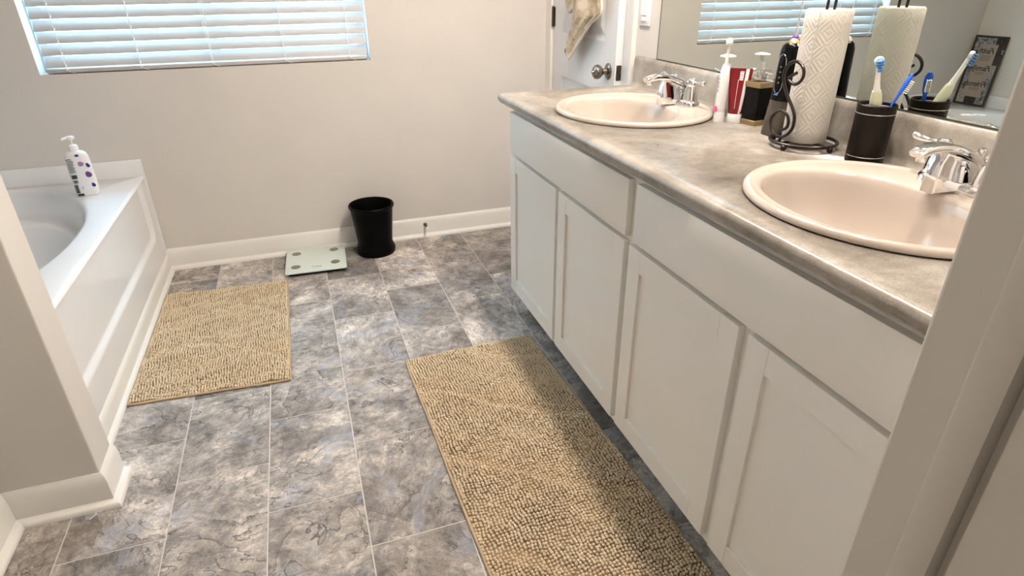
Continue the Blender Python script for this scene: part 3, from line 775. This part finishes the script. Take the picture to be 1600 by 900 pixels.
pm = obj('pump_head', loft([el(.012,.010,.234,24,2),el(.015,.012,.238,24,2),el(.015,.012,.245,24,2),el(.010,.009,.249,24,2)]), M['white'], lb)
obj('stem', tube(bmesh.new(), [(0,0,.213),(0,0,.236)], .0042, 12), M['white'], pm)
obj('nozzle', tube(bmesh.new(), spline([(.004,-.002,.2425),(-.014,-.005,.243),(-.026,-.008,.240),(-.029,-.009,.236)],4), .0055, 10, flat=.8), M['white'], pm)
FY_ = -.0272
def petal(x_, z_, w, h, mat, rot=0):
    n = 20; v = [(x_, FY_-.0009, z_)]
    for i in range(n):
        a = 2*pi*i/n; rx = w*cos(a)*(1-.22*sin(a)); rz = h*sin(a)
        v.append((x_+rx*cos(rot)-rz*sin(rot), FY_-.0007, z_+rx*sin(rot)+rz*cos(rot)))
    o = obj('petal_print', (v, [], [(0,i+1,(i+1)%n+1) for i in range(n)]), mat, lb, smooth=False)
petal(.006,.173,.0075,.005,M['navy']); petal(.010,.138,.010,.010,M['mauve'],.5); petal(.034,.130,.006,.010,M['navy'],.3)
petal(.026,.092,.011,.013,M['plum'],.4); petal(.032,.046,.007,.009,M['navy'],.3)
bm = bmesh.new()
def bar(x0,x1,z0,z1): box(bm, x0,x1,FY_-.0009,FY_+.001,z0,z1)
bar(-.036,-.020,.158,.1605)
for i, w in enumerate((.022,.024,.020,.023,.016,.021,.023,.018,.022,.021)): bar(-.036,-.036+w,.151-i*.0052,.1523-i*.0052)
for i in range(6): bar(-.036,-.016,.092-i*.0028,.0938-i*.0028)
for i in range(4): bar(-.034,-.020+.002*(i%2),.070-i*.0032,.0712-i*.0032)
for i in range(9): bar(-.036+i*.0014,-.0352+i*.0014,.022,.052)
bar(-.036,-.023,.018,.022); bar(-.010,-.0085,.030,.045)
bar(-.034,-.012,.004,.0135)
o = obj('label_print', bm, M['ink'], lb, smooth=False)

# ---------------------------------------------------------------- things on the counter
Z = ct
# toothpaste tube, cap down
tp = tag(empty('toothpaste_tube', (1.210,1.508,Z), radians(48)), 'dark red toothpaste tube with white stripe standing on its cap', 'toothpaste')
obj('cap', loft([el(.0200,.0215,0,28,2.4),el(.0205,.0222,.002,28,2.4),el(.0195,.0212,.022,28,2.4),el(.0185,.0200,.0245,28,2.4)]), M['white'], tp)
def tubelev(z, w, d): return el(d, w, z, 36, 2)
lv = [(.0245,.0185,.017),(.03,.0215,.0172),(.05,.0235,.0150),(.08,.0262,.0115),(.11,.0285,.007),(.135,.0305,.0025),(.146,.031,.0012),(.150,.031,.0010)]
obj('tube_body', loft([tubelev(z,w,d) for z,w,d in lv]), M['red'], tp)
def wrapstrip(name, y0f, y1f, z0, z1, mat, par, lift=.0005):
    # strip following the tube face toward -x between fractions of the half width
    v = []; fcs = []
    nz_ = 14; nyy = 6
    for j in range(nz_+1):
        z = z0+(z1-z0)*j/nz_
        w = np.interp(z,[l[0] for l in lv],[l[1] for l in lv]); d = np.interp(z,[l[0] for l in lv],[l[2] for l in lv])
        for i in range(nyy+1):
            ff = y0f+(y1f-y0f)*i/nyy; yy = ff*w; xx = -d*math.sqrt(max(0,1-ff*ff))-lift
            v.append((xx,yy,z))
    for j in range(nz_):
        for i in range(nyy):
            a = j*(nyy+1)+i; fcs.append((a,a+1,a+nyy+2,a+nyy+1))
    return obj(name, (v,[],fcs), mat, par)
wrapstrip('white_stripe', -.72, -.42, .026, .149, M['white'], tp)
wrapstrip('barcode_panel', -.28, .05, .118, .142, M['white'], tp)
for z in (.121,.128,.132,.138): wrapstrip('barcode_bar', -.24, .01, z, z+.0025, M['inkgrey'], tp, .0007)
wrapstrip('fine_print', .12, .16, .04, .12, M['white'], tp, .0005)['label'] = 'thin white line'
# electric toothbrush, white
eb = tag(empty('electric_toothbrush', (1.172,1.530,Z), radians(10)), 'white electric toothbrush standing behind the red toothpaste tube', 'toothbrush')
obj('charger_cap', lathe(bmesh.new(), [(.0150,0),(.0150,.026),(.0145,.028)], 28), M['mattewhite'], eb)
obj('handle', lathe(bmesh.new(), [(.0140,.028),(.0152,.034),(.0155,.08),(.0148,.12),(.0125,.145),(.009,.155),(.0065,.158)], 28), M['white'], eb)
obj('grip_dot', loft([el(.0035,.0075,.030,20,2,(-.0135,.004)),el(.0040,.0085,.037,20,2,(-.0135,.004)),el(.0032,.0060,.045,20,2,(-.0135,.004))]), M['pink'], eb)
obj('neck', tube(bmesh.new(), [(0,0,.155),(0,0,.19),(-.001,-.002,.218)], [.0055,.0045,.0038], 14), M['white'], eb)
obj('brush_head', loft([el(.006,.007,.210,20,2,(-.002,-.002)),el(.009,.0095,.214,20,2,(-.002,-.002)),el(.0095,.0100,.220,20,2,(-.002,-.002)),el(.0075,.0085,.227,20,2,(-.002,-.002)),el(.003,.004,.230,20,2,(-.002,-.002))]), M['bristle'], eb)
bm = bmesh.new()
for k in range(4): box(bm, -.0160,-.0150,.0015,.0075,.085+k*.011,.0915+k*.011)
obj('indicator_marks', bm, M['inkgrey'], eb)

# square black tumbler with gold bands
sb = tag(empty('square_tumbler', (1.2455,1.465,Z), radians(9)), 'black square tumbler with antique gold bands beside the toothpaste', 'tumbler')
def sqr(w, z, h=None): return rrect(w, h or w, .003, z, 3)
obj('cup', loft([sqr(.0265,.010),sqr(.0265,.108),sqr(.0225,.108),sqr(.0225,.012)]), M['black'], sb)
obj('gold_foot', loft([sqr(.0282,0),sqr(.0282,.013),sqr(.0265,.0145)]), M['gold'], sb)
obj('gold_rim', loft([sqr(.0285,.104),sqr(.0285,.1185),sqr(.0230,.1185),sqr(.0228,.104)], cap=False), M['gold'], sb)
# clear pump bottle behind the toothbrush
pb = tag(empty('pump_bottle', (1.231,1.604,Z)), 'clear soap bottle with white pump behind the electric toothbrush', 'bottle')
# water flosser
wf = tag(empty('water_flosser', (1.213,1.326,Z), radians(3)), 'tall black cordless water flosser behind the wire towel holder', 'water flosser')
obj('reservoir', loft([el(.035,.040,0,40,3),el(.0355,.0405,.003,40,3),el(.0320,.0365,.06,40,2.7),el(.030,.0335,.092,40,2.6)]), M['smoke'], wf)
obj('motor_body', loft([el(.030,.0335,.092,40,2.6),el(.0297,.033,.10,40,2.6),el(.028,.0305,.16,40,2.4),el(.0275,.029,.212,40,2.3),el(.024,.026,.226,40,2.2),el(.018,.019,.232,40,2)]), M['black'], wf)
rg_ = [( -.0296+ .0014*(z-.10)/.1, y_, z) for y_, z in [(.014*cos(t), .158+.048*math.copysign(abs(sin(t))**.5,sin(t))) for t in np.linspace(0,2*pi,41)[:-1]]]
bm = bmesh.new(); 
for i in range(40): tube(bm, [rg_[i], rg_[(i+1)%40]], .0007, 5)
obj('control_ring', bm, M['silver'], wf)
bm = bmesh.new()
for k in range(4): box(bm, -.0306,-.0288,-.002,.002,.135+k*.013,.1385+k*.013)
obj('control_marks', bm, M['padgrey'], wf)
o = obj('brand_line', bx(-.0318,-.0302,-.006,.006,.106,.1085), M['bluebristle'], wf, smooth=False); o.name = 'printed_line'
obj('nozzle_collar', lathe(bmesh.new(), [(.017,.231),(.015,.236),(.011,.240),(.008,.243)], 24), M['gold'], wf)
obj('purple_ring', lathe(bmesh.new(), [(.0075,.242),(.008,.246),(.0055,.250)], 20), M['purple'], wf)
obj('jet_tip', tube(bmesh.new(), [(0,0,.248),(0,0,.285),(-.001,-.002,.318),(-.005,-.006,.328)], [.0035,.0026,.0020,.0013], 10), M['clear'], wf)
obj('reflected_head', lathe(bmesh.new(), [(.008,.228),(.0105,.234),(.0085,.242),(0,.245)], 18, c=(.010,-.022,0)), M['bristle'], wf)  # white blob standing in for the toothbrush head's reflection in the mirror

# paper towel holder and roll
hx, hy = 1.185, 1.203
ph = tag(empty('towel_holder', (hx,hy,Z)), 'dark bronze wire paper towel holder with scroll arm', 'paper towel holder')
ring = [(.078*cos(2*pi*i/48), .078*sin(2*pi*i/48), .0145) for i in range(48)]
obj('base_ring', tube(bmesh.new(), ring, .0042, 10, closed=True), M['wire'], ph)
bm = bmesh.new(); tube(bm, [(-.078,0,.0145),(.078,0,.0145)], .0035, 8); tube(bm, [(0,-.078,.0145),(0,.078,.0145)], .0035, 8)
obj('cross_bar', bm, M['wire'], ph)
for a in (195,278,20,110):
    a = radians(a); bm = bmesh.new(); bmesh.ops.create_uvsphere(bm, u_segments=16, v_segments=10, radius=.0075)
    obj('ball_foot', bm, M['wire'], ph, loc=(.079*cos(a),.079*sin(a),.0076))
bm = bmesh.new()
tube(bm, spline([(0,.011,.0145),(0,.011,.30),(0,.011,.345),(0,.006,.360),(0,-.006,.360),(0,-.011,.345),(0,-.011,.30),(0,-.011,.0145)],6), .0034, 10)
obj('centre_post', bm, M['wire'], ph)
SC = [(1.190,1.098),(1.206,1.089),(1.211,1.081),(1.198,1.073),(1.182,1.075),(1.169,1.089),(1.170,1.106),(1.184,1.119),(1.203,1.122),(1.221,1.113),(1.230,1.097),(1.229,1.081),(1.219,1.061),(1.200,1.038),(1.181,1.018),(1.170,1.000),(1.169,.978),(1.180,.959),(1.201,.947),(1.224,.948),(1.240,.960),(1.246,.980),(1.238,.997),(1.218,1.007),(1.197,1.002),(1.187,.988),(1.189,.972),(1.206,.962)]
pts_ = [(1.112-hx+ (0.0), a-hy, b_-Z) for a, b_ in SC]
obj('scroll_arm', tube(bmesh.new(), spline(pts_,5), .0038, 10), M['wire'], ph)
obj('arm_link', tube(bmesh.new(), spline([(1.112-hx,1.201-hy,.947-Z-.001),(1.112-hx,1.205-hy,.936-Z),(1.112-hx+.004,1.215-hy,.0165)],4), .0038, 10), M['wire'], ph)
# the roll (with UVs in metres for the emboss)
bm = bmesh.new(); uvl = bm.loops.layers.uv.new('UVMap'); n = 72; R0 = .0505
def rr_(i): return R0*(1+.010*sin(3*2*pi*i/n+.5)+.006*sin(5*2*pi*i/n))+.0012*(i/n)
zs = np.linspace(.020,.312,12); V_ = [[bm.verts.new((rr_(i)*cos(2*pi*i/n+3.55), rr_(i)*sin(2*pi*i/n+3.55), z)) for i in range(n+1)] for z in zs]
for j in range(len(zs)-1):
    for i in range(n):
        f_ = bm.faces.new((V_[j][i],V_[j][i+1],V_[j+1][i+1],V_[j+1][i]))
        for lp_, (ii,jj) in zip(f_.loops, ((i,j),(i+1,j),(i+1,j+1),(i,j+1))): lp_[uvl].uv = (ii*2*pi*R0/n, zs[jj])
for j in range(len(zs)-1): bm.faces.new((V_[j][n],V_[j][0],V_[j+1][0],V_[j+1][n]))
for Vz, s_ in ((V_[0],-1),(V_[-1],1)):
    z = Vz[0].co.z
    inner = [bm.verts.new((.021*cos(2*pi*i/n+3.55), .021*sin(2*pi*i/n+3.55), z)) for i in range(n+1)]
    mid_ = [bm.verts.new((rr_(i)*.93*cos(2*pi*i/n+3.55), rr_(i)*.93*sin(2*pi*i/n+3.55), z+s_*.0035)) for i in range(n+1)]
    for i in range(n):
        bm.faces.new((Vz[i],Vz[i+1],mid_[i+1],mid_[i])); bm.faces.new((mid_[i],mid_[i+1],inner[i+1],inner[i]))
    if s_ > 0: topin = inner
    else: botin = inner
for i in range(n): bm.faces.new((topin[i],topin[i+1],botin[i+1],botin[i]))
bmesh.ops.recalc_face_normals(bm, faces=bm.faces[:])
tag(obj('paper_towel_roll', bm, M['paper'], angle=50, loc=(hx,hy,Z)), 'embossed white paper towel roll upright on the wire holder', 'paper towel')

# toothbrush cup
cupx, cupy = 1.214, 1.041
cp_ = tag(empty('toothbrush_cup', (cupx,cupy,Z)), 'round dark bronze toothbrush cup with two silver lines', 'cup')
obj('cup_body', lathe(bmesh.new(), [(0,.001),(.0385,.0),(.0398,.002),(.0398,.122),(.0405,.124),(.0405,.128),(.0385,.130),(.0365,.128),(.0360,.010),(0,.008)], 48), M['bronze'], cp_)
for z in (.0165,.1105): obj('silver_line', lathe(bmesh.new(), [(.0396,z-.001),(.0404,z-.0008),(.0404,z+.0008),(.0396,z+.001)], 48, cap=False), M['silver'], cp_)
o = obj('liner', lathe(bmesh.new(), [(.0355,.112),(.0355,.121),(.0350,.1215),(.0345,.121),(.0345,.112)], 40, cap=False), M['mauve'], cp_)
# pale green power toothbrush
B0, B1 = Vector((1.231,1.046,Z+.012)), Vector((1.158,1.018,1.148))
B0 = Vector((1.240,1.046,Z+.012)); dvec = (B1-B0)
gb = tag(empty('power_toothbrush', B0), 'pale green handled toothbrush leaning in the bronze cup', 'toothbrush')
q = [(0,.009),(.10,.0115),(.30,.0125),(.48,.0125),(.60,.0105),(.68,.0085)]
obj('handle', tube(bmesh.new(), spline([tuple(dvec*t) for t,_ in q],3), list(np.interp(np.linspace(0,.68,16),[t for t,_ in q],[w for _,w in q])), 18), M['green'], gb)
obj('neck', tube(bmesh.new(), [tuple(dvec*t) for t in (.66,.75,.85,.93,.985)], [.0080,.0058,.0048,.0050,.0058], 14), M['white'], gb)
hd = dvec.normalized(); side = Vector((-.45,-.9,0)); side = (side-hd*side.dot(hd)).normalized()
hc = dvec*.965
o = obj('head_disc', tube(bmesh.new(), [tuple(hc-side*.004),tuple(hc+side*.001),tuple(hc+side*.004)], [.0085,.0100,.0090], 20), M['white'], gb)
bm = bmesh.new(); up = hd; rt = side.cross(up)
for a in range(3):
    for b_ in range(-2,3):
        c0 = hc+side*.004+up*((a-1)*.0055-.002)+rt*(b_*.003)
        tube(bm, [tuple(c0),tuple(c0+side*(.009-.001*abs(b_)))], .0014, 6)
obj('bristles', bm, M['bluebristle'], gb)
bm = bmesh.new()
for a in range(2):
    for b_ in range(-1,2):
        c0 = hc+side*.003+up*(-.013-.006*a)+rt*(b_*.003)
        tube(bm, [tuple(c0),tuple(c0+side*.009)], .0014, 6)
obj('lower_bristles', bm, M['bluebristle'], gb)
# blue manual toothbrush
C0, C1 = Vector((1.190,1.062,Z+.012)), Vector((1.268,1.020,1.110))
C0 = Vector((1.212,1.055,Z+.012)); d2 = C1-C0
mb = tag(empty('manual_toothbrush', C0), 'blue manual toothbrush leaning against the back of the bronze cup', 'toothbrush')
obj('handle', tube(bmesh.new(), [tuple(d2*t) for t in (0,.3,.55,.72,.78,.88,.95,1.0)], [.0050,.0060,.0052,.0042,.0070,.0085,.0078,.0035], 12, flat=.6), M['blue'], mb)
h2 = d2.normalized(); bs_ = Vector((.55,-.75,-.1)); bs_ = (bs_-h2*bs_.dot(h2)).normalized(); r3 = bs_.cross(h2)
for mname, cols in (('bristle',(-1,1)),('yellowbristle',(0,)),('bluebristle',(-.5,.5))):
    bm = bmesh.new()
    for a in range(7):
        if mname == 'bluebristle' and a % 3: continue
        for b_ in cols:
            c0 = d2*.79+h2*(a*.0042)+r3*(b_*.0036)+bs_*.002
            tube(bm, [tuple(c0),tuple(c0+bs_*.0105)], .0013, 5)
    obj({'bristle':'bristles','yellowbristle':'yellow_bristles','bluebristle':'blue_bristles'}[mname], bm, M[mname], mb)
bm = bmesh.new()
for k in range(5):
    c0 = d2*(.80+.035*k)-bs_*.0036; tube(bm, [tuple(c0-r3*.004),tuple(c0-bs_*.0008),tuple(c0+r3*.004)], .0007, 5)
obj('grip_ridges', bm, M['bluebristle'], mb)

# pump bottle parts
obj('bottle_body', loft([el(.016,.024,0,28,2.6),el(.018,.026,.003,28,2.6),el(.018,.026,.110,28,2.6),el(.013,.015,.124,28,2.2),el(.010,.010,.128,28,2)]), M['clear'], pb)
obj('collar', lathe(bmesh.new(), [(.011,.127),(.0125,.128),(.0125,.148),(.008,.152),(.004,.153)], 24), M['mattewhite'], pb)
obj('pump_head', lathe(bmesh.new(), [(.0045,.146),(.0050,.160),(.0075,.168),(.0235,.1715),(.0225,.1735),(.010,.177),(0,.178)], 24), M['white'], pb)

# ---------------------------------------------------------------- towel on the door
tw = tag(empty('hand_towel', (1.24,2.65,1.55)), 'tan and cream terry hand towel hanging on the door', 'towel')
lft = [(1.62,2.69),(1.50,2.74),(1.35,2.765),(1.22,2.775),(1.133,2.772),(1.091,2.782),(1.025,2.817),(.985,2.814),(.958,2.772)]
rgt = [(1.62,2.64),(1.50,2.54),(1.35,2.47),(1.22,2.448),(1.167,2.452),(1.123,2.545),(1.032,2.666),(.986,2.722),(.958,2.765)]
def towel_mesh(lft, rgt, rows, cols, amp, ph_, xb):
    bm = bmesh.new(); g = []
    for i in range(rows+1):
        t = i/rows*(len(lft)-1); k = min(int(t), len(lft)-2); q_ = t-k
        zl = lft[k][0]*(1-q_)+lft[k+1][0]*q_; yl = lft[k][1]*(1-q_)+lft[k+1][1]*q_
        zr = rgt[k][0]*(1-q_)+rgt[k+1][0]*q_; yr = rgt[k][1]*(1-q_)+rgt[k+1][1]*q_
        row = []
        for j in range(cols+1):
            s_ = j/cols; wdt = min(1, abs(yl-yr)/.25)
            x_ = xb+amp*wdt*(sin(s_*pi*3.2+ph_+.9*i/rows)*.8+.3*sin(s_*pi*7+i*.15))-.01*sin(s_*pi)
            row.append(bm.verts.new((x_-1.24, yl*(1-s_)+yr*s_-2.65, zl*(1-s_)+zr*s_-1.55)))
        g.append(row)
    for i in range(rows):
        for j in range(cols): bm.faces.new((g[i][j],g[i][j+1],g[i+1][j+1],g[i+1][j]))
    bmesh.ops.recalc_face_normals(bm, faces=bm.faces[:])
    bmesh.ops.solidify(bm, geom=bm.faces[:], thickness=.004)
    return bm, g
bm, _ = towel_mesh(lft, rgt, 48, 36, .020, .4, 1.235); obj('cloth', bm, M['terry'], tw, angle=180)
l2 = [(1.62,2.70),(1.50,2.78),(1.35,2.85),(1.22,2.885),(1.18,2.862),(1.154,2.825)]
r2_ = [(1.62,2.66),(1.50,2.70),(1.35,2.74),(1.22,2.752),(1.18,2.765),(1.156,2.800)]
bm, _ = towel_mesh(l2, r2_, 24, 12, .010, 2.0, 1.252); obj('cloth_fold', bm, M['terry'], tw, angle=180)
hp = [(1.228-1.24, y_-2.65+.004, z_-1.55) for z_, y_ in rgt[3:]]
obj('hem', tube(bmesh.new(), spline(hp,6), .0055, 8), M['terryhem'], tw)
obj('tag', tube(bmesh.new(), spline([(1.232-1.24,2.806-2.65,.998-1.55),(1.226-1.24,2.795-2.65,.990-1.55),(1.230-1.24,2.772-2.65,1.000-1.55)],4), .009, 8, flat=.5), M['darktag'], tw)
obj('hook', tube(bmesh.new(), spline([(1.282-1.24,0.01,.12),(1.25-1.24,0.01,.10),(1.235-1.24,0.01,.075),(1.25-1.24,.01,.06),(1.272-1.24,.01,.075)],5), .004, 8), M['nickel'], tw)

# ---------------------------------------------------------------- framed saying in the tub corner (seen in the mirror)
fr = tag(empty('framed_sign', (-1.828,3.070,TZ)), 'dark framed Faith Family Friends sign leaning in the tub corner', 'picture')
fr.rotation_euler = (0, radians(-4.0), radians(-4))
FWd, FH = .105, .445         # half width along y, height; front faces +x
def fb(name, y0,y1,z0,z1,x0,x1,mat,par=fr,bev=0): return obj(name, bx(x0,x1,y0,y1,z0,z1,bev=bev), mat, par)
bm = bmesh.new(); w = .012
for a in ((-FWd,-FWd+w,0,FH),(FWd-w,FWd,0,FH),(-FWd+w,FWd-w,0,w),(-FWd+w,FWd-w,FH-w,FH)): box(bm, -.010,.008,a[0],a[1],a[2],a[3],bev=.002)
obj('frame', bm, M['frame'], fr)
obj('backing', bx(-.008,-.002,-FWd+.01,FWd-.01,.01,FH-.01), M['frame'], fr, smooth=False)
yb = [-FWd+w,-.035,.04,FWd-w]
pat = [('patch_grey','patch_dark','patch_light'),('patch_grey','patch_light','patch_grey'),('patch_light','patch_dark','patch_grey'),('patch_dark','patch_grey','patch_dark'),('patch_dark','patch_grey','patch_grey')]
zb = np.linspace(w,FH-w,6)
for j in range(5):
    for i in range(3): obj('stone_patch', bx(-.002,.0005,yb[i],yb[i+1],zb[j],zb[j+1]), M[pat[j][i]], fr, smooth=False)
card = obj('card', bx(.0005,.003,-.058,.058,.055,.392), M['taupe'], fr, smooth=False)
def text(body, size, y, z, shear=0.0, mat='ink', name='lettering'):
    cu = bpy.data.curves.new('t','FONT'); cu.body = body; cu.size = size; cu.align_x = 'CENTER'; cu.shear = shear; cu.extrude = .0003; cu.offset = .0009
    to = bpy.data.objects.new('t', cu); COL.objects.link(to); bpy.context.view_layer.update()
    me = bpy.data.meshes.new_from_object(to.evaluated_get(bpy.context.evaluated_depsgraph_get()))
    bpy.data.objects.remove(to)
    me.transform(Matrix(((0,0,1,.0034),(1,0,0,y),(0,1,0,z),(0,0,0,1))))
    me.materials.clear(); me.materials.append(M[mat]); me.name = name
    o = bpy.data.objects.new(name, me); COL.objects.link(o); o.parent = card; return o
for wd, z in (('Faith',.335),('Family',.225),('Friends',.125)): text(wd, .050, 0, z, .35)
bm = bmesh.new()
for z0, k in ((.318,4),(.212,2),(.112,2)):
    for i in range(k):
        w_ = .036-.006*(i%2); x_ = -w_
        while x_ < w_:
            l_ = random.uniform(.006,.013); box(bm, .003,.0036,x_,min(x_+l_,w_),z0-i*.0095,z0-i*.0095+.0028); x_ += l_+.003
obj('small_print', bm, M['ink'], card, smooth=False)['kind'] = 'stuff'
bm = bmesh.new(); box(bm, .006,.011,-FWd+.0,-FWd+.012,.352,.362,bev=.002); box(bm, .006,.011,-FWd+.0,-FWd+.012,.338,.348,bev=.002)
o = obj('corner_clip', bm, M['silver'], fr)

# ---------------------------------------------------------------- lamps (above the frame): globe bar over the vanity, added fill lamp behind the door
lg = tag(empty('globe_light_bar', (.856,1.25,ZC)), 'bar of four globe bulbs in added light-cutting bell shades above the vanity', 'ceiling light')
pt('rail', bx(.826,.886,.75,2.15,ZC-.035,ZC-.001,bev=.006), M['chrome'], lg)
for y_ in (.90,1.27,1.64,2.0):
    pt('arm', tube(bmesh.new(), [(.856,y_,ZC-.03),(.856,y_,2.335)], .008, 10), M['chrome'], lg)
    bm = bmesh.new(); bmesh.ops.create_uvsphere(bm, u_segments=20, v_segments=12, radius=.052)
    for v in bm.verts: v.co += Vector((.856,y_,2.255))
    pt('globe_bulb', bm, M['globe'], lg)
    pt('cutoff_shade', lathe(bmesh.new(), [(.020,.095),(.022,.10),(.050,.085),(.075,.05),(.086,.0),(.090,-.022),(.087,-.022),(.083,.0),(.072,.047),(.048,.080),(.020,.092)], 32, c=(.856,y_,2.255), cap=False), M['trim'], lg)  # shade added to keep direct bulb light off the ceiling
bl = tag(empty('fill_lamp', (.1,-.5,ZC)), 'round frosted fill lamp added behind the doorway', 'ceiling light')
pt('canopy', lathe(bmesh.new(), [(.16,-.001),(.16,-.02),(.15,-.03)], 32, c=(.1,-.5,ZC)), M['chrome'], bl)
pt('diffuser', lathe(bmesh.new(), [(.148,-.03),(.14,-.05),(.10,-.07),(0,-.08)], 32, c=(.1,-.5,ZC)), M['panel'], bl)
